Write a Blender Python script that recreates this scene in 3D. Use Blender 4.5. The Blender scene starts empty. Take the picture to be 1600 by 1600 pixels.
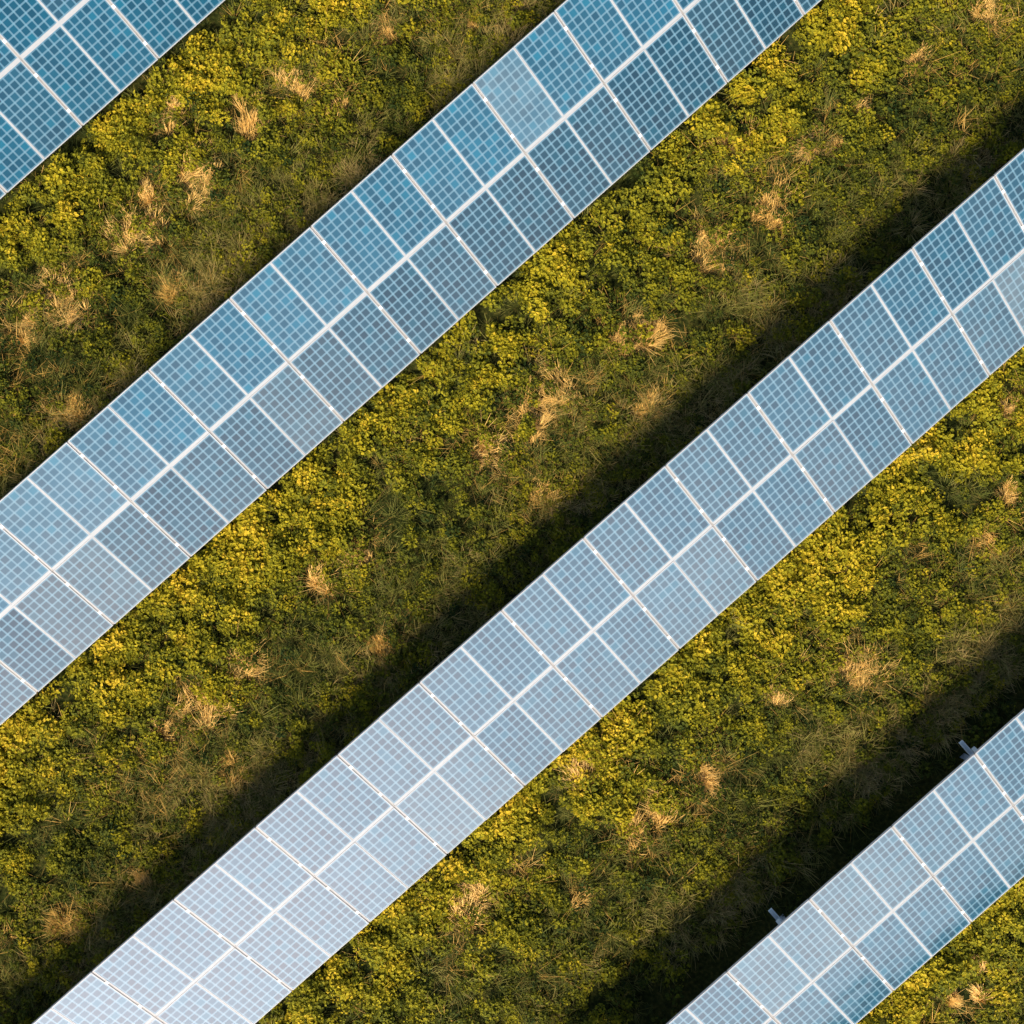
import bpy, bmesh, math, random
import numpy as np
from mathutils import Vector, Matrix

R = math.radians
random.seed(11)
rng = np.random.default_rng(11)
sc = bpy.context.scene
COL = sc.collection

# ------------------------------------------------------------------ scale of the place (metres)
# x runs along the rows of panels, y across them (towards their high edge), z up
TILT = 0.545
ML, MW, PITCH = 1.65, 0.9955, 0.9975      # module length, module width, column pitch
GAPW = 0.030                               # open gap between module pairs
MIDG = 0.0427
ZLOW = 0.70
ROWS = [                                   # x of line 0, y of low edge, height offset, first and last column
    (-1.3982, 12.2215, -0.017, -14, 12),
    (-5.3747,  4.4236,  0.000, -8, 20),
    ( 0.5788, -3.1999,  0.052, -20, 14),
    ( 1.3078, -10.8196, -0.036, -10, 14),
]
SLOPE = 2*ML + MIDG
CT, ST = math.cos(TILT), math.sin(TILT)

# ------------------------------------------------------------------ camera
H = 29.5593 + ZLOW
def rotvec(w):
    w = np.array(w); a = np.linalg.norm(w); k = w/a
    K = np.array([[0,-k[2],k[1]],[k[2],0,-k[0]],[-k[1],k[0],0]])
    return np.eye(3) + math.sin(a)*K + (1-math.cos(a))*K@K
a0 = R(41.4)
B0 = np.array([[math.cos(a0),-math.sin(a0),0],[-math.sin(a0),-math.cos(a0),0],[0,0,-1]])
CAMR = rotvec([-0.0217, 0.0232, -0.0005]) @ B0      # rows: right, down, forward
F = 2378.43
cam = bpy.data.cameras.new('camera'); co = bpy.data.objects.new('camera', cam); COL.objects.link(co)
cam.sensor_width = 36; cam.lens = F/1600*36; cam.clip_start = 0.5; cam.clip_end = 20000
rt, dn, fw = CAMR
co.matrix_world = Matrix(((rt[0],-dn[0],-fw[0],0),(rt[1],-dn[1],-fw[1],0),(rt[2],-dn[2],-fw[2],H),(0,0,0,1)))
sc.camera = co
def ground(px, py, z=0.2):
    """where a spot of the meadow seen from the survey position stands"""
    d = CAMR.T @ np.array([(px-800)/F, (py-800)/F, 1.0])
    t = (z-H)/d[2]
    return d[0]*t, d[1]*t

# ------------------------------------------------------------------ node helpers
def mat(name):
    m = bpy.data.materials.new(name); m.use_nodes = True
    nt = m.node_tree; b = nt.nodes['Principled BSDF']
    return m, nt, b
def N(nt, t, **kw):
    n = nt.nodes.new(t)
    for k, v in kw.items():
        if k.startswith('i_'): n.inputs[int(k[2:])].default_value = v
        else: setattr(n, k, v)
    return n
def math_(nt, op, a, b=None, c=None, clamp=False):
    n = nt.nodes.new('ShaderNodeMath'); n.operation = op; n.use_clamp = clamp
    for i, v in enumerate((a, b, c)):
        if v is None: continue
        if isinstance(v, (int, float)): n.inputs[i].default_value = v
        else: nt.links.new(v, n.inputs[i])
    return n.outputs[0]
def mix(nt, f, a, b, mode='MIX'):
    n = nt.nodes.new('ShaderNodeMix'); n.data_type = 'RGBA'; n.blend_type = mode
    for s, v in ((0, f), (6, a), (7, b)):
        if isinstance(v, (int, float)): n.inputs[s].default_value = v
        elif isinstance(v, tuple): n.inputs[s].default_value = (*v[:3], 1)
        else: nt.links.new(v, n.inputs[s])
    return n.outputs[2]
def ramp(nt, fac, stops):
    n = nt.nodes.new('ShaderNodeValToRGB'); el = n.color_ramp.elements
    while len(el) < len(stops): el.new(0.5)
    for e, (p, c) in zip(el, stops): e.position = p; e.color = (*c, 1)
    nt.links.new(fac, n.inputs[0]); return n.outputs[0]

# ------------------------------------------------------------------ materials
def panel_material():
    m, nt, b = mat('solar_cells'); L = nt.links.new
    uv = N(nt, 'ShaderNodeUVMap'); sep = N(nt, 'ShaderNodeSeparateXYZ'); L(uv.outputs[0], sep.inputs[0])
    # uv is laid out in cells: 0..6 across, 0..10 up
    X, Y = sep.outputs[0], sep.outputs[1]
    fx, fy = math_(nt, 'FRACT', X), math_(nt, 'FRACT', Y)
    dx = math_(nt, 'SUBTRACT', 0.5, math_(nt, 'ABSOLUTE', math_(nt, 'SUBTRACT', fx, 0.5)))
    dy = math_(nt, 'SUBTRACT', 0.5, math_(nt, 'ABSOLUTE', math_(nt, 'SUBTRACT', fy, 0.5)))
    def sm(v, lo, hi):
        n = N(nt, 'ShaderNodeMapRange', interpolation_type='SMOOTHSTEP'); L(v, n.inputs[0])
        n.inputs[1].default_value = lo; n.inputs[2].default_value = hi
        n.inputs[3].default_value = 1; n.inputs[4].default_value = 0; return n.outputs[0]
    lx, ly = sm(dx, 0.045, 0.165), sm(dy, 0.045, 0.165)
    line = math_(nt, 'MAXIMUM', lx, ly)
    corner = sm(math_(nt, 'ADD', dx, dy), 0.12, 0.33)
    line = math_(nt, 'MULTIPLY', line, 0.74)
    line = math_(nt, 'MAXIMUM', line, corner, clamp=True)
    oi = N(nt, 'ShaderNodeObjectInfo')
    flo = N(nt, 'ShaderNodeVectorMath', operation='FLOOR'); L(uv.outputs[0], flo.inputs[0])
    off = N(nt, 'ShaderNodeCombineXYZ'); L(math_(nt, 'MULTIPLY', oi.outputs['Random'], 91.0), off.inputs[2])
    ad = N(nt, 'ShaderNodeVectorMath', operation='ADD'); L(flo.outputs[0], ad.inputs[0]); L(off.outputs[0], ad.inputs[1])
    wn = N(nt, 'ShaderNodeTexWhiteNoise', noise_dimensions='3D'); L(ad.outputs[0], wn.inputs[0])
    cell = ramp(nt, wn.outputs[0], [(0, (0.0003, 0.026, 0.053)), (0.5, (0.0004, 0.035, 0.069)), (0.9, (0.0006, 0.043, 0.083)), (1, (0.001, 0.058, 0.106))])
    oc = N(nt, 'ShaderNodeSeparateColor'); L(oi.outputs['Color'], oc.inputs[0])   # red: soiling and painted haze, green: cell tone
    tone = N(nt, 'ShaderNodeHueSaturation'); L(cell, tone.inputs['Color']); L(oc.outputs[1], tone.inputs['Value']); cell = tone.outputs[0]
    col = mix(nt, line, cell, (0.080, 0.180, 0.265))
    # pale uneven film: real soiling plus reflected sky haze painted in
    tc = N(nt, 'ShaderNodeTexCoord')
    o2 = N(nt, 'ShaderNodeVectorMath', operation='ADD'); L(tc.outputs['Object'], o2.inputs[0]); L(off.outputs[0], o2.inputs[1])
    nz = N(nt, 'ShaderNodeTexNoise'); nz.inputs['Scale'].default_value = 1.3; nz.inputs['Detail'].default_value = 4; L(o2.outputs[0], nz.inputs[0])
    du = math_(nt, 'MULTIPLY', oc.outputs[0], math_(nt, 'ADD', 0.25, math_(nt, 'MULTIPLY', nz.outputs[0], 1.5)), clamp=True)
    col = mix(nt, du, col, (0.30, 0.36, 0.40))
    L(col, b.inputs['Base Color'])
    b.inputs['Roughness'].default_value = 0.06
    b.inputs['IOR'].default_value = PANEL_IOR
    nb = N(nt, 'ShaderNodeTexNoise'); nb.inputs['Scale'].default_value = 0.9; L(o2.outputs[0], nb.inputs[0])
    bp = N(nt, 'ShaderNodeBump'); bp.inputs['Strength'].default_value = 0.25; bp.inputs['Distance'].default_value = 0.012
    L(nb.outputs[0], bp.inputs['Height']); L(bp.outputs[0], b.inputs['Normal'])
    return m
PANEL_IOR = 1.54

def metal_material(name, c, rough=0.45, metallic=0.0, dirt=0.15):
    m, nt, b = mat(name); L = nt.links.new
    tc = N(nt, 'ShaderNodeTexCoord'); nz = N(nt, 'ShaderNodeTexNoise'); nz.inputs['Scale'].default_value = 9; nz.inputs['Detail'].default_value = 5
    L(tc.outputs['Object'], nz.inputs[0])
    col = mix(nt, nz.outputs[0], tuple(x*(1-dirt) for x in c), tuple(min(1, x*(1+dirt*.6)) for x in c))
    L(col, b.inputs['Base Color']); b.inputs['Roughness'].default_value = rough; b.inputs['Metallic'].default_value = metallic
    return m
M_CELL = panel_material()
M_FRAME = metal_material('anodised_frame', (0.28, 0.315, 0.355), 0.4, 0.0)
M_RAIL = metal_material('galvanised_rail', (0.27, 0.27, 0.265), 0.5, 0.1, .25)
M_STEEL = metal_material('galvanised_steel', (0.52, 0.56, 0.60), 0.45, 0.3, .3)
M_CLAMP = metal_material('clamp_metal', (0.66, 0.68, 0.70), 0.35, 0.0, .05)
M_BACK = metal_material('white_backsheet', (0.75, 0.75, 0.74), 0.6)
M_DARK = metal_material('black_plastic', (0.02, 0.02, 0.02), 0.5)

def foliage(name, stops, trans=0.25, rough=0.75, tint_attr=True, vary=0.5):
    """leaf material; 'tint' is stored on each planted point, 'lf' on each leaf"""
    m, nt, b = mat(name); L = nt.links.new
    at = N(nt, 'ShaderNodeAttribute', attribute_name='tint'); at.attribute_type = 'INSTANCER' if tint_attr else 'GEOMETRY'
    lf = N(nt, 'ShaderNodeAttribute', attribute_name='lf')
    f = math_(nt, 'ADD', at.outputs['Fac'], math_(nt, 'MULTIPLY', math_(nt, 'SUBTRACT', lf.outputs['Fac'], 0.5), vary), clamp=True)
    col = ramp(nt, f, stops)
    L(col, b.inputs['Base Color']); b.inputs['Roughness'].default_value = rough
    b.inputs['Specular IOR Level'].default_value = 0.2
    tr = N(nt, 'ShaderNodeBsdfTranslucent'); L(col, tr.inputs[0])
    ms = N(nt, 'ShaderNodeMixShader'); ms.inputs[0].default_value = trans
    out = nt.nodes['Material Output']
    L(b.outputs[0], ms.inputs[1]); L(tr.outputs[0], ms.inputs[2]); L(ms.outputs[0], out.inputs[0])
    return m
LEAF_STOPS = [(0.0, (0.018, 0.040, 0.008)), (0.25, (0.082, 0.100, 0.010)), (0.5, (0.195, 0.198, 0.011)), (0.75, (0.335, 0.295, 0.012)), (1.0, (0.57, 0.42, 0.030))]
GRASS_STOPS = [(0.0, (0.030, 0.048, 0.018)), (0.3, (0.090, 0.115, 0.022)), (0.6, (0.185, 0.190, 0.042)), (0.85, (0.30, 0.26, 0.08)), (1.0, (0.45, 0.34, 0.15))]
STRAW_STOPS = [(0.0, (0.10, 0.085, 0.03)), (0.35, (0.38, 0.24, 0.055)), (0.7, (0.64, 0.40, 0.11)), (1.0, (0.88, 0.60, 0.21))]
M_LEAF = foliage('leafy_weed_green', LEAF_STOPS, 0.3, vary=0.62)
M_GRASS = foliage('meadow_grass_green', GRASS_STOPS, 0.25, vary=0.6)
M_STRAW = foliage('dry_straw', STRAW_STOPS, 0.2, tint_attr=False, vary=0.6)
M_STRAWI = foliage('dry_straw_scattered', STRAW_STOPS, 0.2, vary=0.6)

# ------------------------------------------------------------------ mesh helpers
def link(name, me, m, parent=None):
    o = bpy.data.objects.new(name, me); COL.objects.link(o)
    if m and not me.materials: me.materials.append(m)
    if parent: o.parent = parent
    return o
def box(bm, x0, x1, y0, y1, z0, z1, tf=None):
    vs = [bm.verts.new((x, y, z)) for z in (z0, z1) for y in (y0, y1) for x in (x0, x1)]
    for f in ((0,2,3,1),(4,5,7,6),(0,1,5,4),(2,6,7,3),(0,4,6,2),(1,3,7,5)): bm.faces.new([vs[i] for i in f])
    if tf: bmesh.ops.transform(bm, matrix=tf, verts=vs)
def done(bm, name):
    me = bpy.data.meshes.new(name); bm.to_mesh(me); bm.free(); return me
def tag(o, label=None, cat=None, group=None, kind=None):
    if label: o['label'] = label
    if cat: o['category'] = cat
    if group: o['group'] = group
    if kind: o['kind'] = kind
    return o
def bar(bm, p0, p1, w, h):
    """rectangular bar from p0 to p1"""
    p0, p1 = Vector(p0), Vector(p1); d = (p1-p0); l = d.length; d.normalize()
    up = Vector((0,0,1)) if abs(d.z) < .95 else Vector((1,0,0))
    s = d.cross(up).normalized(); u = s.cross(d)
    M = Matrix((( d.x, s.x, u.x, p0.x), (d.y, s.y, u.y, p0.y), (d.z, s.z, u.z, p0.z), (0,0,0,1)))
    box(bm, 0, l, -w/2, w/2, -h/2, h/2, M)

# ------------------------------------------------------------------ one module: origin at the middle of its lower edge, y up the slope
FW = 0.022                                  # visible width of the frame
def laminate_mesh():
    me = bpy.data.meshes.new('laminate')
    x0, x1, y0, y1 = -MW/2+.012, MW/2-.012, .012, ML-.012
    zt, zb = -0.0035, -0.010
    v = [(x0,y0,zt),(x1,y0,zt),(x1,y1,zt),(x0,y1,zt),(x0,y0,zb),(x1,y0,zb),(x1,y1,zb),(x0,y1,zb)]
    f = [(0,1,2,3),(7,6,5,4),(0,4,5,1),(1,5,6,2),(2,6,7,3),(3,7,4,0)]
    me.from_pydata(v, [], f); me.materials.append(M_CELL); me.materials.append(M_BACK)
    for i, p in enumerate(me.polygons): p.material_index = 0 if i == 0 else 1
    uv = me.uv_layers.new(name='cells')
    gx, gy = MW/2-FW-.006, ML/2-FW-.010
    for p in me.polygons:
        for li in p.loop_indices:
            c = me.vertices[me.loops[li].vertex_index].co
            uv.data[li].uv = ((c.x/gx*.5+.5)*6, ((c.y-ML/2)/gy*.5+.5)*10)
    return me
def frame_mesh():
    bm = bmesh.new(); d = -0.040
    box(bm, -MW/2, MW/2, 0, FW, d, 0); box(bm, -MW/2, MW/2, ML-FW, ML, d, 0)
    box(bm, -MW/2, -MW/2+FW, FW, ML-FW, d, 0); box(bm, MW/2-FW, MW/2, FW, ML-FW, d, 0)
    bmesh.ops.bevel(bm, geom=[e for e in bm.edges if all(abs(v.co.z) < 1e-6 for v in e.verts)], offset=0.0015, segments=1, affect='EDGES')
    return done(bm, 'frame')
def box_mesh(name, *a):
    bm = bmesh.new(); box(bm, *a); return done(bm, name)
ME_LAM, ME_FRAME = laminate_mesh(), frame_mesh()
ME_JB = box_mesh('junction_box', -.06, .06, ML-.28, ML-.18, -.035, -.0101)
def clamp_mesh():
    bm = bmesh.new()
    box(bm, -.030, .030, -.035, .035, 0.0005, .007)
    box(bm, -.010, .010, -.035, .035, -.0105, 0.0003)
    bmesh.ops.create_cone(bm, cap_ends=True, segments=8, radius1=.009, radius2=.009, depth=.008, matrix=Matrix.Translation((0,0,.011)))
    return done(bm, 'clamp')
ME_CLAMP = clamp_mesh()

# reflected haze painted on single modules, one of them dusty: (row, column, upper) -> strength
HAZE_DUST = {(1,10,1):.62, (1,-1,1):.30, (1,-2,1):.34, (1,-3,1):.30, (1,-2,0):.42, (1,-3,0):.30, (1,1,0):.10, (1,3,0):.34, (1,4,0):.18, (1,-1,0):.18,
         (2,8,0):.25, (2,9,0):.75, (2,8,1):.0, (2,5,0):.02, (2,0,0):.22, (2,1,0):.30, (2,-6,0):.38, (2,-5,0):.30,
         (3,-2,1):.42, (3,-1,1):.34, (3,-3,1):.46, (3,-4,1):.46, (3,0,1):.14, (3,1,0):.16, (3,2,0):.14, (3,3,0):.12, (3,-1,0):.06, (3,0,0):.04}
def array_matrix(x0, ylow, z0):
    return Matrix.Translation((x0, ylow, ZLOW+z0)) @ Matrix.Rotation(TILT, 4, 'X')
def col_x(k):
    """left side of column k in the table's own frame; line 0 is the middle of an open gap"""
    pair, odd = divmod(k, 2)
    return pair*2*PITCH + (0.0 if not odd else PITCH)

LABELS = [
 'short corner stretch of deep blue solar panels in the top left of the photo',
 'long solar panel row from the left edge to the top edge, brighter blue upper panels',
 'longest diagonal solar panel row, pale grey haze at its bottom left end',
 'solar panel row in the bottom right with two metal arms sticking out behind it',
]
def build_array(ri, x0, ylow, z0, k0, k1):
    root = bpy.data.objects.new('solar_array', None); COL.objects.link(root)
    xm = col_x((k0+k1)//2)
    root.location = (x0+xm, ylow+SLOPE*CT/2, 0)
    tag(root, LABELS[ri], 'solar array', 'parallel rows of ground mounted solar panels')
    MI = root.matrix_world.copy(); MI = Matrix.Translation(root.location).inverted()
    A = MI @ array_matrix(x0, ylow, z0)                     # table plane -> root
    def put(name, me, m, M):
        o = link(name, me, m, root); o.matrix_local = M; return o
    rnd = random.Random(100+ri)
    for k in range(k0, k1):
        # modules of a pair butt against each other (the pair is GAPW narrower than its pitch)
        pair, odd = divmod(k, 2)
        w_pair = 2*PITCH
        mw = (w_pair-GAPW)/2
        cx = pair*w_pair + GAPW/2 + (mw/2 if not odd else mw*1.5)
        for up in (0, 1):
            s0 = 0 if not up else ML+MIDG
            j = Matrix.Rotation(R(rnd.gauss(0, .16 if ri < 3 else .07)), 4, 'X') @ Matrix.Rotation(R(rnd.gauss(0, .20)), 4, 'Y')
            M = A @ Matrix.Translation((cx, s0+ML/2, 0)) @ j @ Matrix.Translation((0, -ML/2, 0)) @ Matrix.Scale((mw-.001)/MW, 4, (1,0,0))
            o = put('solar_panel', ME_LAM, None, M)
            haze_dust = HAZE_DUST.get((ri, k, up))
            haze_dust = rnd.uniform(.0, .035) if haze_dust is None else (.15 if (ri, k, up) == (1, 10, 1) else haze_dust*.25)
            tone = rnd.uniform(.92, 1.08)*(1.65 if (up and ri == 1) else 1.0 if ri == 1 else 1.25)*(1.15 if ri == 0 else 1)  # upper second-row modules lighter: their differing sky reflection put into the cell colour
            o.color = (haze_dust, tone, 0, 1)
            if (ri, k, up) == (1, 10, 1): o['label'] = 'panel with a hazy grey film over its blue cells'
            fr = link('frame', ME_FRAME, M_FRAME, o)
            jb = link('junction_box', ME_JB, M_DARK, o)
    # rails along each open gap (run up the slope) with clamps, middle rail, purlins
    for k in range(k0 if k0 % 2 == 0 else k0+1, k1+1, 2):
        x = (k//2)*2*PITCH
        put('rail', ME_RAIL_S, M_RAIL, A @ Matrix.Translation((x, 0, 0)))
        for s0 in (0, ML+MIDG):
            for fr_ in (.235, .765):
                put('clamp', ME_CLAMP, M_CLAMP, A @ Matrix.Translation((x, s0+ML*fr_, 0)))
        if k < k1:
            put('middle_strip', ME_MID, M_FRAME, A @ Matrix.Translation((x+PITCH, ML+MIDG/2, 0)))
    L0, L1 = col_x(k0), col_x(k1)
    for s in (.39, 1.26, 2.08, 2.95):
        put('purlin', box_mesh('purlin', L0, L1, s-.03, s+.03, -.175, -.105), M_STEEL, A)
    # posts, rafters and braces
    xs = POSTX[ri]
    for px in xs:
        xr = px - x0
        if not (L0+.3 < xr < L1-.3): continue
        bm = bmesh.new(); box(bm, xr-.04, xr+.04, .15, SLOPE-.15, -.29, -.1755); put('rafter', done(bm, 'rafter'), M_STEEL, A)
        def W(x, s, dz): return A @ Vector((x, s, dz))
        for s, w in ((0.75, .10), (2.45, .12)):
            p = W(xr, s, -.30)
            bm = bmesh.new()
            for (xa, xb, ya, yb) in ((-w/2, w/2, -w/2, -w/2+.008), (-w/2, w/2, w/2-.008, w/2), (-.004, .004, -w/2+.008, w/2-.008)):
                box(bm, p.x+xa, p.x+xb, p.y+ya, p.y+yb, -.4, p.z)
            put('post', done(bm, 'post'), M_STEEL, Matrix())
        p = W(xr+.07, 1.5, -.30); q = W(xr+.07, 2.45, -.30); bm = bmesh.new()
        bar(bm, (q.x, q.y, .55), (p.x, p.y, p.z), .05, .05); put('brace', done(bm, 'brace'), M_STEEL, Matrix())
        # cable arm: an upturned channel that reaches out behind the upper edge
        e = W(xr, SLOPE, 0); q = W(xr, 2.45, -.30); bm = bmesh.new()
        za = e.z-1.05; ye = e.y+(ARM_OUT if ri == 3 else -.04)
        bar(bm, (q.x-.01, q.y+.05, za-.02), (q.x-.01, ye, za+.02), .085, .012)
        bar(bm, (q.x-.0465, q.y+.05, za+.010), (q.x-.0465, ye, za+.050), .012, .07)
        bar(bm, (q.x+.0265, q.y+.05, za+.010), (q.x+.0265, ye, za+.050), .012, .07)
        put('cable_arm', done(bm, 'cable_arm'), M_ARM, Matrix())
    return root
ARM_OUT = 0.06
M_ARM = metal_material('arm_steel', (0.80, 0.88, 0.95), 0.4, 0.0, .2)
def rail_mesh():
    bm = bmesh.new()
    box(bm, -.034, .034, .01, SLOPE-.085, -.103, -.0415); box(bm, -.0125, .0125, .012, SLOPE-.012, -.0413, -.011)
    return done(bm, 'rail')
ME_RAIL_S = rail_mesh()
ME_MID = box_mesh('middle_strip', -PITCH+GAPW/2+.004, PITCH-GAPW/2-.004, -MIDG/2+.0015, MIDG/2-.0015, -.034, -.006)
# posts every 5 m; on the last row their place shows
def arm_x(px, py):
    return ground(px, py, ZLOW+SLOPE*ST-1.05)[0]
xa, xb = arm_x(1212, 1430), arm_x(1512, 1170)
dxp = xb-xa
POSTX = [[xa+dxp*i+o for i in range(-6, 7)] for o in (1.3, -1.1, .6, 0)]
for ri, (x0, yl, z0, k0, k1) in enumerate(ROWS): build_array(ri, x0, yl, z0, k0, k1)

# ------------------------------------------------------------------ value noise for planting
def vnoise(x, y, scale, seed):
    g = np.random.default_rng(seed).random((256, 256))
    X = x/scale+1000.37; Y = y/scale+1000.91
    xi = np.floor(X).astype(int); yi = np.floor(Y).astype(int); fx = X-xi; fy = Y-yi
    fx = fx*fx*(3-2*fx); fy = fy*fy*(3-2*fy); xi &= 255; yi &= 255; x2 = (xi+1) & 255; y2 = (yi+1) & 255
    return (g[xi,yi]*(1-fx)+g[x2,yi]*fx)*(1-fy) + (g[xi,y2]*(1-fx)+g[x2,y2]*fx)*fy
def fbm(x, y, scale, seed, o=3):
    v = 0; a = 1; t = 0
    for i in range(o):
        v = v + a*vnoise(x, y, scale/2**i, seed+i*17); t += a; a *= .55
    return v/t
YT = [(yl, yl+SLOPE*CT) for (_, yl, _, _, _) in ROWS]
def strip_t(y):
    """0 at the low edge of the row uphill, 1 at the high edge of the next row; <0 under panels"""
    lows = [yl for yl, _ in YT]; 
    period = (lows[0]-lows[3])/3
    t = np.full_like(y, -1.0); wid = period-SLOPE*CT
    for n in range(-2, 7):
        lo = lows[n] if 0 <= n < 4 else lows[0]-n*period if n < 0 else lows[3]-(n-3)*period
        d = lo-y
        ok = (d >= 0) & (d <= wid)
        t = np.where(ok, d/wid, t)
        # under the table: -1 .. just a flag
    return t
def gh(x, y):
    return 0.16*(fbm(x, y, 2.2, 5)-.5) + 0.05*(fbm(x, y, .5, 9)-.5)

# ------------------------------------------------------------------ ground
def build_ground():
    n = 260; S = 26.0
    xs = np.linspace(-S, S, n); X, Y = np.meshgrid(xs, xs, indexing='ij')
    edge = np.clip((S-np.maximum(abs(X), abs(Y)))/3, 0, 1)
    Z = gh(X, Y)*edge
    V = np.stack([X, Y, Z], -1).reshape(-1, 3)
    idx = np.arange(n*n).reshape(n, n)
    Fq = np.stack([idx[:-1,:-1], idx[1:,:-1], idx[1:,1:], idx[:-1,1:]], -1).reshape(-1, 4)
    # far apron out to the horizon, joined to the border of the fine patch
    V = V.tolist(); Fl = Fq.tolist()
    ring = list(idx[:, 0]) + list(idx[-1, 1:]) + list(idx[-2::-1, -1]) + list(idx[0, -2:0:-1])
    prev = [int(i) for i in ring]
    for s in (60, 200, 900, 6000):
        new = []
        for i in ring:
            x, y, z = V[i]; k = s/S; V.append([x*k, y*k, 0]); new.append(len(V)-1)
        for a in range(len(ring)):
            b = (a+1) % len(ring); Fl.append([prev[a], new[a], new[b], prev[b]])
        prev = new
    me = bpy.data.meshes.new('ground'); me.from_pydata(V, [], Fl); me.validate(); 
    for p in me.polygons: p.use_smooth = True
    bm = bmesh.new(); bm.from_mesh(me); bmesh.ops.recalc_face_normals(bm, faces=bm.faces)
    if sum(f.normal.z for f in bm.faces) < 0: bmesh.ops.reverse_faces(bm, faces=bm.faces)
    bm.to_mesh(me); bm.free()
    m, nt, b = mat('soil_and_litter'); L = nt.links.new
    tc = N(nt, 'ShaderNodeTexCoord')
    n1 = N(nt, 'ShaderNodeTexNoise'); n1.inputs['Scale'].default_value = 14; n1.inputs['Detail'].default_value = 6; L(tc.outputs['Object'], n1.inputs[0])
    n2 = N(nt, 'ShaderNodeTexNoise'); n2.inputs['Scale'].default_value = .6; n2.inputs['Detail'].default_value = 4; L(tc.outputs['Object'], n2.inputs[0])
    c1 = ramp(nt, n1.outputs[0], [(.3, (.010, .016, .005)), (.55, (.035, .045, .012)), (.75, (.09, .08, .03))])
    c2 = ramp(nt, n2.outputs[0], [(.35, (.5, .6, .4)), (.65, (1.2, 1.0, .8))])
    L(mix(nt, 1.0, c1, c2, 'MULTIPLY'), b.inputs['Base Color']); b.inputs['Roughness'].default_value = .95
    b.inputs['Specular IOR Level'].default_value = .1
    bp = N(nt, 'ShaderNodeBump'); bp.inputs['Strength'].default_value = .8; bp.inputs['Distance'].default_value = .05
    L(n1.outputs[0], bp.inputs['Height']); L(bp.outputs[0], b.inputs['Normal'])
    o = link('ground', me, m); tag(o, kind='structure')
    # added ridge out of view, gives the last row a dark band to reflect
    bm = bmesh.new(); K = 160; rows = []
    for i in range(K+1):
        a = 2*math.pi*i/K; h = 1+.07*math.sin(a*5+1)+.05*math.sin(a*11+2)+.04*math.sin(a*23)
        south = max(0, -math.sin(a))
        hh = 20*h+66*min(1, south*1.6)*(1+.1*(h-1))
        rows.append([bm.verts.new((math.cos(a)*r, math.sin(a)*r, z)) for r, z in ((520, -2), (640, hh*.75), (760, hh*1.25), (900, hh*.9), (1200, -3))])
    for i in range(K):
        for j in range(4): bm.faces.new((rows[i][j], rows[i+1][j], rows[i+1][j+1], rows[i][j+1]))
    hm, nt, b = mat('added_hills_wooded'); tc = N(nt, 'ShaderNodeTexCoord'); n1 = N(nt, 'ShaderNodeTexNoise'); n1.inputs['Scale'].default_value = .05; n1.inputs['Detail'].default_value = 8
    nt.links.new(tc.outputs['Object'], n1.inputs[0]); nt.links.new(ramp(nt, n1.outputs[0], [(.3, (.02, .035, .02)), (.7, (.07, .09, .04))]), b.inputs['Base Color'])
    b.inputs['Roughness'].default_value = 1
    h = link('added_hills', done(bm, 'added_hills'), hm); tag(h, kind='structure')
    for p in h.data.polygons: p.use_smooth = True
build_ground()

# ------------------------------------------------------------------ plants: small meshes made of single leaves and blades
def mesh_from(name, V, Fc, lf, m, smooth=False):
    me = bpy.data.meshes.new(name); me.from_pydata([tuple(v) for v in V], [], Fc)
    at = me.attributes.new('lf', 'FLOAT', 'FACE'); at.data.foreach_set('value', np.array(lf, dtype=np.float32))
    me.materials.append(m); return me
def weed_mesh(seed, r=.13, h=.22, n=34, size=.045):
    """leafy weed: stems with small oval leaves facing mostly up"""
    rd = random.Random(seed); V = []; Fc = []; lf = []
    for s in range(n):
        a = rd.uniform(0, 6.283); rr = r*math.sqrt(rd.random()); zz = h*(1-(rr/r)**2*.6)*rd.uniform(.35, 1.0)
        c = Vector((math.cos(a)*rr, math.sin(a)*rr, zz))
        l = size*rd.uniform(.65, 1.35); w = l*rd.uniform(.4, .6)
        yaw = a+rd.gauss(0, 1.0); pitch = rd.uniform(-.55, .35); roll = rd.gauss(0, .35)
        M = Matrix.Translation(c) @ Matrix.Rotation(yaw, 4, 'Z') @ Matrix.Rotation(pitch, 4, 'Y') @ Matrix.Rotation(roll, 4, 'X')
        pts = [(-l*.6, 0, 0), (-l*.1, -w, .006), (l*.55, -w*.45, 0), (l*.75, 0, -.008), (l*.55, w*.45, 0), (-l*.1, w, .006)]
        b = len(V); V += [M @ Vector(p) for p in pts]; Fc += [(b, b+1, b+2, b+3), (b, b+3, b+4, b+5)]
        t = (zz/h)*.6+.2+rd.gauss(0, .12); lf += [t, t]
    for s in range(5):
        a = rd.uniform(0, 6.283); q = Vector((math.cos(a)*r*.6, math.sin(a)*r*.6, h*.7)); b = len(V)
        V += [Vector((-.004, 0, -.05)), Vector((.004, 0, -.05)), q+Vector((.003, 0, 0)), q-Vector((.003, 0, 0))]; Fc.append((b, b+1, b+2, b+3)); lf.append(.2)
    return mesh_from('leafy_weed', V, Fc, lf, M_LEAF)
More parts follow.
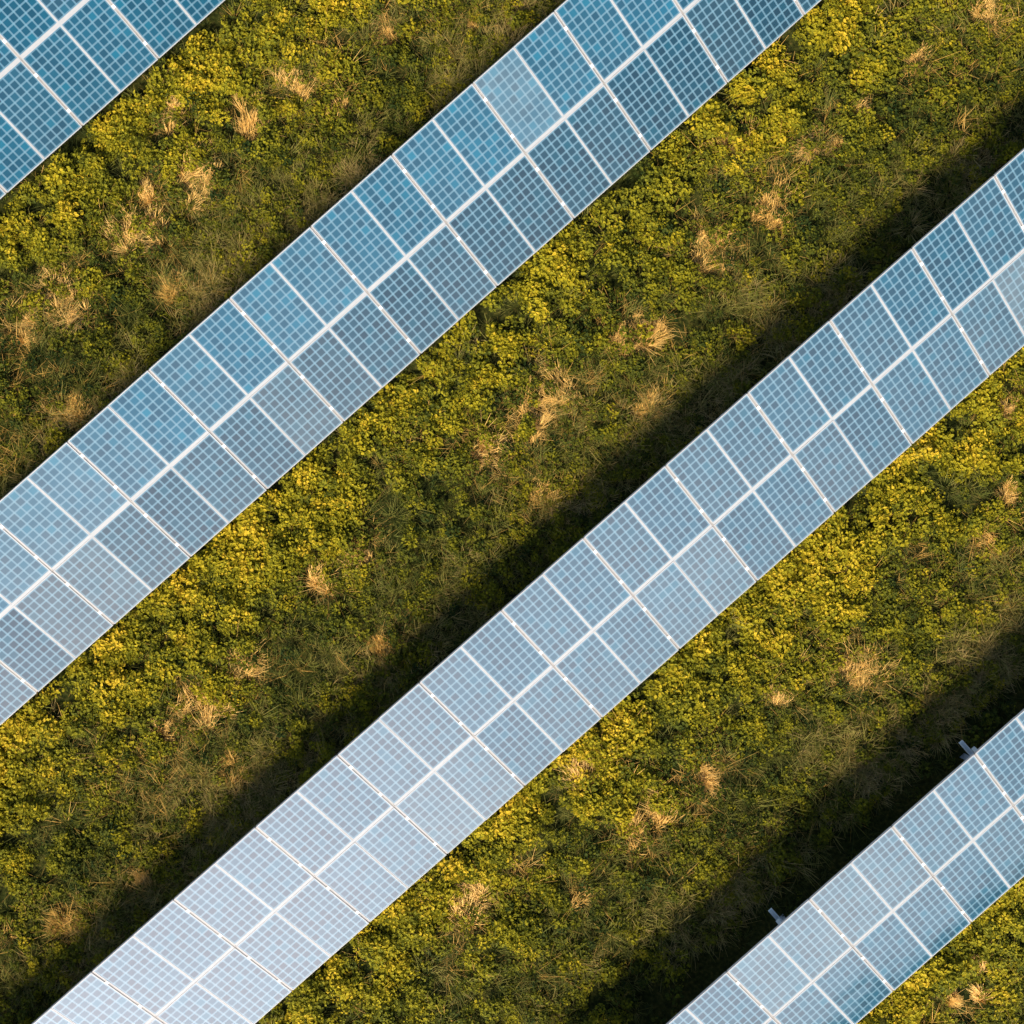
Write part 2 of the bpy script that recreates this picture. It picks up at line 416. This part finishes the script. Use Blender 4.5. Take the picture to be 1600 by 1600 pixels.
def blades(rd, n, r, h, w, lean, V, Fc, lf, wind=(0, 0), seg=3, root=None):
    for s in range(n):
        a = rd.uniform(0, 6.283); rr = r*math.sqrt(rd.random())
        base = Vector((math.cos(a)*rr, math.sin(a)*rr, -.04))
        if root: base += Vector(root)
        d = Vector((math.cos(a+rd.gauss(0, .7)), math.sin(a+rd.gauss(0, .7)), 0))*lean*rd.uniform(.3, 1.3) + Vector((*wind, 0))*rd.uniform(.5, 1.3)
        hh = h*rd.uniform(.5, 1.1); ww = w*rd.uniform(.6, 1.2)
        side = Vector((-d.y, d.x, 0)); side = side.normalized() if side.length > 1e-4 else Vector((1, 0, 0))
        b = len(V); t0 = rd.random()
        for i in range(seg+1):
            t = i/seg; p = base + d*(t**1.8) + Vector((0, 0, hh*(t-.25*t*t*min(1, d.length/hh))))
            k = ww*(1-t*.75)/2
            V += [p-side*k, p+side*k]
        for i in range(seg):
            q = b+2*i; Fc.append((q, q+1, q+3, q+2)); lf.append(min(1, max(0, t0*.7+.3*(i/seg))))
def grass_mesh(seed, n=26, r=.10, h=.26, w=.012, lean=.22, m=None):
    rd = random.Random(seed); V = []; Fc = []; lf = []
    blades(rd, n, r, h, w, lean, V, Fc, lf)
    return mesh_from('grass_clump', V, Fc, lf, m or M_GRASS)

lib = {}
def library(name, meshes):
    c = bpy.data.collections.new(name)
    for i, me in enumerate(meshes):
        o = bpy.data.objects.new('%s_kind_%02d' % (name, i), me); c.objects.link(o)
    return c
C_WEED = library('leafy_weeds', [weed_mesh(50+i, r=.10+.02*(i % 4), h=.16+.05*(i % 3), n=38+4*(i % 4), size=.029+.006*(i % 3)) for i in range(8)])
C_GRASS = library('meadow_grass', [grass_mesh(80+i, n=24+i*2, h=.2+.03*i, lean=.16+.03*i) for i in range(6)])
C_STRAWC = library('straw_blades', [grass_mesh(120+i, n=7+i, r=.07, h=.30, w=.011, lean=.30+.04*i, m=M_STRAWI) for i in range(5)])

def scatter(name, coll, P, scale, tint, seed, label, cat, tilt=.25):
    rg = np.random.default_rng(seed); n = len(P)
    me = bpy.data.meshes.new(name); me.vertices.add(n); me.vertices.foreach_set('co', P.astype(np.float32).ravel())
    def attr(nm, ty, v):
        a = me.attributes.new(nm, ty, 'POINT'); a.data.foreach_set('vector' if ty == 'FLOAT_VECTOR' else 'value', v.ravel())
    attr('sc', 'FLOAT', scale.astype(np.float32)); attr('tint', 'FLOAT', tint.astype(np.float32))
    attr('kind_index', 'INT', rg.integers(0, len(coll.objects), n).astype(np.int32))
    rot = np.stack([rg.normal(0, tilt, n), rg.normal(0, tilt, n), rg.uniform(0, 6.283, n)], -1).astype(np.float32)
    attr('rot', 'FLOAT_VECTOR', rot)
    o = bpy.data.objects.new(name, me); COL.objects.link(o)
    ng = bpy.data.node_groups.new(name, 'GeometryNodeTree')
    ng.interface.new_socket('Geometry', in_out='INPUT', socket_type='NodeSocketGeometry')
    ng.interface.new_socket('Geometry', in_out='OUTPUT', socket_type='NodeSocketGeometry')
    gi = ng.nodes.new('NodeGroupInput'); go = ng.nodes.new('NodeGroupOutput')
    ip = ng.nodes.new('GeometryNodeInstanceOnPoints'); ci = ng.nodes.new('GeometryNodeCollectionInfo')
    ci.inputs['Collection'].default_value = coll; ci.inputs['Separate Children'].default_value = True; ci.inputs['Reset Children'].default_value = True
    ip.inputs['Pick Instance'].default_value = True
    def na(nm, ty):
        a = ng.nodes.new('GeometryNodeInputNamedAttribute'); a.data_type = ty; a.inputs['Name'].default_value = nm
        return [s for s in a.outputs if s.enabled and s.name == 'Attribute'][0]
    L = ng.links.new
    mp = ng.nodes.new('GeometryNodeMeshToPoints'); L(gi.outputs[0], mp.inputs[0])
    L(mp.outputs[0], ip.inputs['Points']); L(ci.outputs[0], ip.inputs['Instance'])
    L(na('kind_index', 'INT'), ip.inputs['Instance Index'])
    er = ng.nodes.new('FunctionNodeEulerToRotation'); L(na('rot', 'FLOAT_VECTOR'), er.inputs[0]); L(er.outputs[0], ip.inputs['Rotation'])
    L(na('sc', 'FLOAT'), ip.inputs['Scale']); L(ip.outputs[0], go.inputs[0])
    md = o.modifiers.new('planting', 'NODES'); md.node_group = ng
    tag(o, label, cat, kind='stuff'); return o

# tufts of dry grass one can point to: x, y in the survey picture, radius (m), straw brightness, wind lean, words
TUFTS = [
 (458,128,.34,.62,'tall forked straw tuft in the upper left strip, highest and rightmost of its big ones'),
 (392,188,.30,.50,'straw tuft with branching stems just left of and below the tall forked one'),
 (303,283,.50,.66,'widest fan of upright straw stalks in the upper left strip'),
 (228,312,.20,.62,'small straw tuft close to the left side of the widest fan'),
 (212,366,.42,.86,'bright golden mound of dry grass below the small tuft of the upper left strip'),
 (104,464,.46,.95,'brightest golden mound of dry grass near the left edge of the photo'),
 (38,522,.24,.70,'dry grass tuft closest to the left edge of the photo, below the brightest mound'),
 (262,452,.24,.42,'brownish dry tuft near the upper edge of the long panel row at the left'),
 (108,636,.26,.40,'dull orange brown tuft low in the upper left strip beside the panel row'),
 (268,175,.24,.70,'loose straw tuft among yellow weeds below the top left panels'),
 (528,172,.22,.62,'orange based tuft standing alone right of the tall forked one'),
 (605,42,.30,.52,'straw tuft near the top edge between the two upper panel rows'),
 (743,33,.11,.48,'tiny orange tuft in shade near the top edge of the photo'),
 (1292,226,.34,.82,'bright peach coloured tuft at the shade edge of the middle strip, upper right'),
 (1207,325,.38,.50,'curved fan of pale stalks below and left of the bright peach tuft'),
 (1150,230,.32,.52,'sparse pale tuft among bright yellow weeds under the upper panel row'),
 (1108,395,.50,.62,'broad patch of pale dry grass in the middle of the centre strip'),
 (1438,92,.24,.62,'pale tuft high in the top right part of the middle strip'),
 (1548,10,.28,.72,'dry tuft cut by the top edge at the right of the photo'),
 (1345,168,.18,.66,'small orange tuft between the two larger ones in the top right'),
 (985,528,.44,.58,'long loose drift of straw above the widest swirl in the centre strip'),
 (1030,512,.13,.66,'little orange tuft at the right end of the long drift of straw'),
 (864,625,.52,.66,'widest swirl of combed straw in the middle of the photo'),
 (838,690,.28,.78,'dense tan tuft right under the widest swirl of straw'),
 (754,702,.36,.90,'bright cream coloured tuft left of the widest swirl of straw'),
 (850,775,.32,.52,'dull tan tuft below the dense one, lowest of the centre cluster'),
 (1010,630,.24,.42,'greyish tuft in half shade right of the widest swirl'),
 (557,873,.26,.76,'peach coloured tuft in the lower centre strip, upper one of a close pair'),
 (497,912,.24,.66,'orange tuft, lower one of a close pair in the lower centre strip'),
 (378,1042,.44,.68,'large pale tuft of dry grass in the lower left strip, upper of the big two'),
 (308,1112,.44,.76,'large tan tuft of dry grass in the lower left strip, lower of the big two'),
 (246,1150,.15,.80,'small golden tuft at the left side of the large tan one'),
 (596,1010,.26,.38,'grey tan tuft in shade beside the longest panel row'),
 (362,1210,.26,.46,'brown standing tuft in shade in the lower left strip'),
 (214,1372,.22,.48,'small dull tuft in shade near the pale end of the longest panel row'),
 (112,1446,.30,.36,'faint brown tuft in deep shade near the bottom left corner'),
 (1345,1052,.46,.62,'broad beige tuft in the right strip below the longest panel row'),
 (1215,1097,.20,.70,'small cream tuft left of the broad beige one in the right strip'),
 (1102,1222,.22,.62,'upright rosy tan tuft in the middle of the right strip'),
 (925,1208,.34,.78,'cream tuft close under the lower edge of the longest panel row'),
 (1010,1295,.48,.50,'wide thin drift of dull straw in the middle of the right strip'),
 (728,1424,.42,.88,'brightest cream and orange tuft near the bottom edge, under the longest row'),
 (905,1410,.20,.44,'small brown tuft right of the brightest one near the bottom edge'),
 (1582,642,.22,.72,'peach tuft touching the right edge, upper one of two'),
 (1578,778,.22,.66,'orange tuft near the right edge, lower one of two'),
 (1200,858,.22,.66,'pink tan tuft among yellow weeds under the right part of the longest row'),
 (1556,850,.32,.44,'dull dry tuft near the right edge in half shade'),
 (1540,1512,.13,.82,'small round golden tuft in the bottom right corner, upper one'),
 (1545,1568,.16,.92,'small round pale tuft in the bottom right corner, lowest one'),
 (1492,1562,.13,.50,'small brown tuft left of the lowest pale one in the bottom right corner'),
]
def tuft_mesh(seed, rad, tint):
    rd = random.Random(seed); V = []; Fc = []; lf = []
    wind = (rd.uniform(-.08, .08)+.05, rd.uniform(-.02, .14))
    n = int(110+rad*850)
    k = max(4, int(rad*26)); ax = rd.uniform(0, 3.14); el = rd.uniform(.45, .8)
    for c in range(k):
        a = rd.uniform(0, 6.283); rr = rad*1.0*math.sqrt(rd.random())
        px, py = math.cos(a)*rr, math.sin(a)*rr*el
        px, py = px*math.cos(ax)-py*math.sin(ax), px*math.sin(ax)+py*math.cos(ax)
        wa = math.atan2(wind[1], wind[0])+rd.gauss(0, .8); wl = rd.uniform(.02, .30)*(.5+rad)
        blades(rd, max(6, int(n/k*rd.uniform(.4, 1.6))), .04+rad*rd.uniform(.06, .22), rd.uniform(.13, .26)+.10*rad, .014, .05+.16*rad, V, Fc, lf, (math.cos(wa)*wl, math.sin(wa)*wl), 4, (px, py, 0))
    me = mesh_from('dry_grass_tuft', V, Fc, lf, M_STRAW)
    at = me.attributes.new('tint', 'FLOAT', 'FACE'); at.data.foreach_set('value', np.full(len(Fc), .27+tint, dtype=np.float32))
    return me
TX, TY, TR = [], [], []
for i, (px, py, rad, tn, lab) in enumerate(TUFTS):
    x, y = ground(px, py, .25)
    o = link('dry_grass_tuft', tuft_mesh(500+i, rad*1.3, tn), None)
    o.location = (x, y, float(gh(np.array([x]), np.array([y]))[0])+.02)
    tag(o, lab, 'grass tuft', 'tufts of dry grass between the panel rows')
    TX.append(x); TY.append(y); TR.append(rad)
TX, TY, TR = map(np.array, (TX, TY, TR))
def near_tuft(x, y, k=1.0):
    d = np.full_like(x, 9.0)
    for a, b, r in zip(TX, TY, TR): d = np.minimum(d, np.hypot(x-a, y-b)/(r*k))
    return d

EXT = 19.0
def pts(n, seed, ext=EXT):
    rg = np.random.default_rng(seed); return rg.uniform(-ext, ext, n), rg.uniform(-ext, ext, n), rg
def plant():
    A = (2*EXT)**2
    # leafy weeds
    x, y, rg = pts(int(A*85), 1); t = strip_t(y); under = t < 0
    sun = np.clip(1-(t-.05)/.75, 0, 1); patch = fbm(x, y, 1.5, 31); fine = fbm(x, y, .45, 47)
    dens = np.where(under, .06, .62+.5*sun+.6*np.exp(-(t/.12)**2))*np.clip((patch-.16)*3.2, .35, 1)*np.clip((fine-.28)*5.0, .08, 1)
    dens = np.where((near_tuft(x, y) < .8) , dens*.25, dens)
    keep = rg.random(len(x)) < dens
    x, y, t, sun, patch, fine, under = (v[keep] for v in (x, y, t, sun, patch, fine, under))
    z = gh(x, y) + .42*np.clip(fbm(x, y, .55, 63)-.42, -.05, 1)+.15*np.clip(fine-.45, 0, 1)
    tint = .15+.42*sun+.16*np.clip((t-.65)/.2, 0, 1)+.50*(patch-.5)+.75*(fine-.5)+rg.normal(0, .12, len(x)); tint = np.where(under, .2, tint)  # tint rises again beyond the sunny part: shade lifted through leaf colour
    s = rg.uniform(.55, 1.35, len(x))*(.85+.45*sun*fine*1.3)
    print('weeds', len(x))
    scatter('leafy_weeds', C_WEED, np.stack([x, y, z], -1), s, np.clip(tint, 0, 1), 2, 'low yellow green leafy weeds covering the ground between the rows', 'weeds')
    # fine grass
    x, y, rg = pts(int(A*60), 3); t = strip_t(y); under = t < 0
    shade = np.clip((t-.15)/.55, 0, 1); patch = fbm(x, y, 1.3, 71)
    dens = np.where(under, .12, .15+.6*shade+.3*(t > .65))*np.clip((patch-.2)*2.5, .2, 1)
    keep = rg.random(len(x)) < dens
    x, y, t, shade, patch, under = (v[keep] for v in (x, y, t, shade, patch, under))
    tint = .44+.6*(patch-.5)+.38*np.clip((t-.6)/.3, 0, 1)+rg.normal(0, .13, len(x)); tint = np.where(under, .15, tint)  # extra tint towards the high edge: shade fill put into the blade colour
    print('grass', len(x))
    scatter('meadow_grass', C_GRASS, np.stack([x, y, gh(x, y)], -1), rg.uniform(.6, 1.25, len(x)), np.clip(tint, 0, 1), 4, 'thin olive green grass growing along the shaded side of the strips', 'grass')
    # loose straw
    x, y, rg = pts(int(A*42), 5); t = strip_t(y); under = t < 0
    d = near_tuft(x, y); band = np.exp(-((t-.5)/.25)**2); patch = fbm(x, y, 1.1, 91)
    dens = np.where(under, .0, .05+.75*band*np.clip((patch-.50)*5, 0, 1)+.75*np.exp(-(np.maximum(d-.9, 0)/.9)**2))
    keep = rg.random(len(x)) < dens
    x, y, t, patch, d = (v[keep] for v in (x, y, t, patch, d))
    print('straw', len(x))
    scatter('dry_grass_litter', C_STRAWC, np.stack([x, y, gh(x, y)], -1), rg.uniform(.6, 1.15, len(x)), np.clip(.42+.25*np.exp(-(d/1.3)**2)+.5*(patch-.5)+rg.normal(0, .15, len(x)), 0, 1), 6, 'loose pale dry stalks scattered through the green plants', 'dry grass')
plant()

# ------------------------------------------------------------------ light
SUN_EL, SUN_AZ = R(40), R(-72)            # azimuth measured from -y towards -x when negative
sd = Vector((math.sin(SUN_AZ)*math.cos(SUN_EL), -math.cos(SUN_AZ)*math.cos(SUN_EL), math.sin(SUN_EL)))   # towards the sun
sl = bpy.data.lights.new('sun', 'SUN'); so = bpy.data.objects.new('sun', sl); COL.objects.link(so)
sl.energy = 8.0; sl.angle = R(8); sl.color = (1.0, .82, .54)
so.rotation_euler = sd.to_track_quat('Z', 'Y').to_euler(); so.location = sd*40
w = bpy.data.worlds.new('World'); sc.world = w; w.use_nodes = True
nt = w.node_tree; bg = nt.nodes['Background']
sky = nt.nodes.new('ShaderNodeTexSky'); sky.sky_type = 'NISHITA'; sky.sun_disc = False
sky.sun_elevation = SUN_EL; sky.sun_rotation = math.atan2(sd.x, sd.y)
sky.dust_density = 1.0
tc = nt.nodes.new('ShaderNodeTexCoord')
# bright haze low in the sky on the sunny side
nrm = nt.nodes.new('ShaderNodeVectorMath'); nrm.operation = 'NORMALIZE'; nt.links.new(tc.outputs['Generated'], nrm.inputs[0])
sx = nt.nodes.new('ShaderNodeSeparateXYZ'); nt.links.new(nrm.outputs[0], sx.inputs[0])
hx, hy, hz = sx.outputs
hl = math_(nt, 'MAXIMUM', math_(nt, 'SQRT', math_(nt, 'ADD', math_(nt, 'MULTIPLY', hx, hx), math_(nt, 'MULTIPLY', hy, hy))), 0.02)
HAZ = R(-31)
ca = math_(nt, 'DIVIDE', math_(nt, 'ADD', math_(nt, 'MULTIPLY', hx, math.sin(HAZ)), math_(nt, 'MULTIPLY', hy, -math.cos(HAZ))), hl)
zz = math_(nt, 'SUBTRACT', hz, 0.36)
ex = math_(nt, 'ADD', math_(nt, 'MULTIPLY', math_(nt, 'SUBTRACT', ca, 1.0), 5.6), math_(nt, 'MULTIPLY', math_(nt, 'MULTIPLY', zz, zz), -1/.08))
cl = nt.nodes.new('ShaderNodeTexNoise'); cl.inputs['Scale'].default_value = 3.0; cl.inputs['Detail'].default_value = 3; nt.links.new(nrm.outputs[0], cl.inputs[0])
hz_amp = math_(nt, 'MULTIPLY', math_(nt, 'EXPONENT', ex), math_(nt, 'MULTIPLY', math_(nt, 'ADD', cl.outputs[0], .5), 69.0))
hsc = nt.nodes.new('ShaderNodeVectorMath'); hsc.operation = 'SCALE'; hsc.inputs[0].default_value = (1, .85, .82); nt.links.new(hz_amp, hsc.inputs['Scale'])
add = nt.nodes.new('ShaderNodeVectorMath'); add.operation = 'ADD'
nt.links.new(sky.outputs[0], add.inputs[0]); nt.links.new(hsc.outputs[0], add.inputs[1])
nt.links.new(add.outputs[0], bg.inputs[0]); bg.inputs[1].default_value = 0.148

sc.view_settings.view_transform = 'Standard'; sc.view_settings.look = 'None'; sc.view_settings.exposure = 0
sc.cycles.max_bounces = 6; sc.cycles.diffuse_bounces = 3; sc.cycles.glossy_bounces = 3; sc.cycles.transmission_bounces = 3
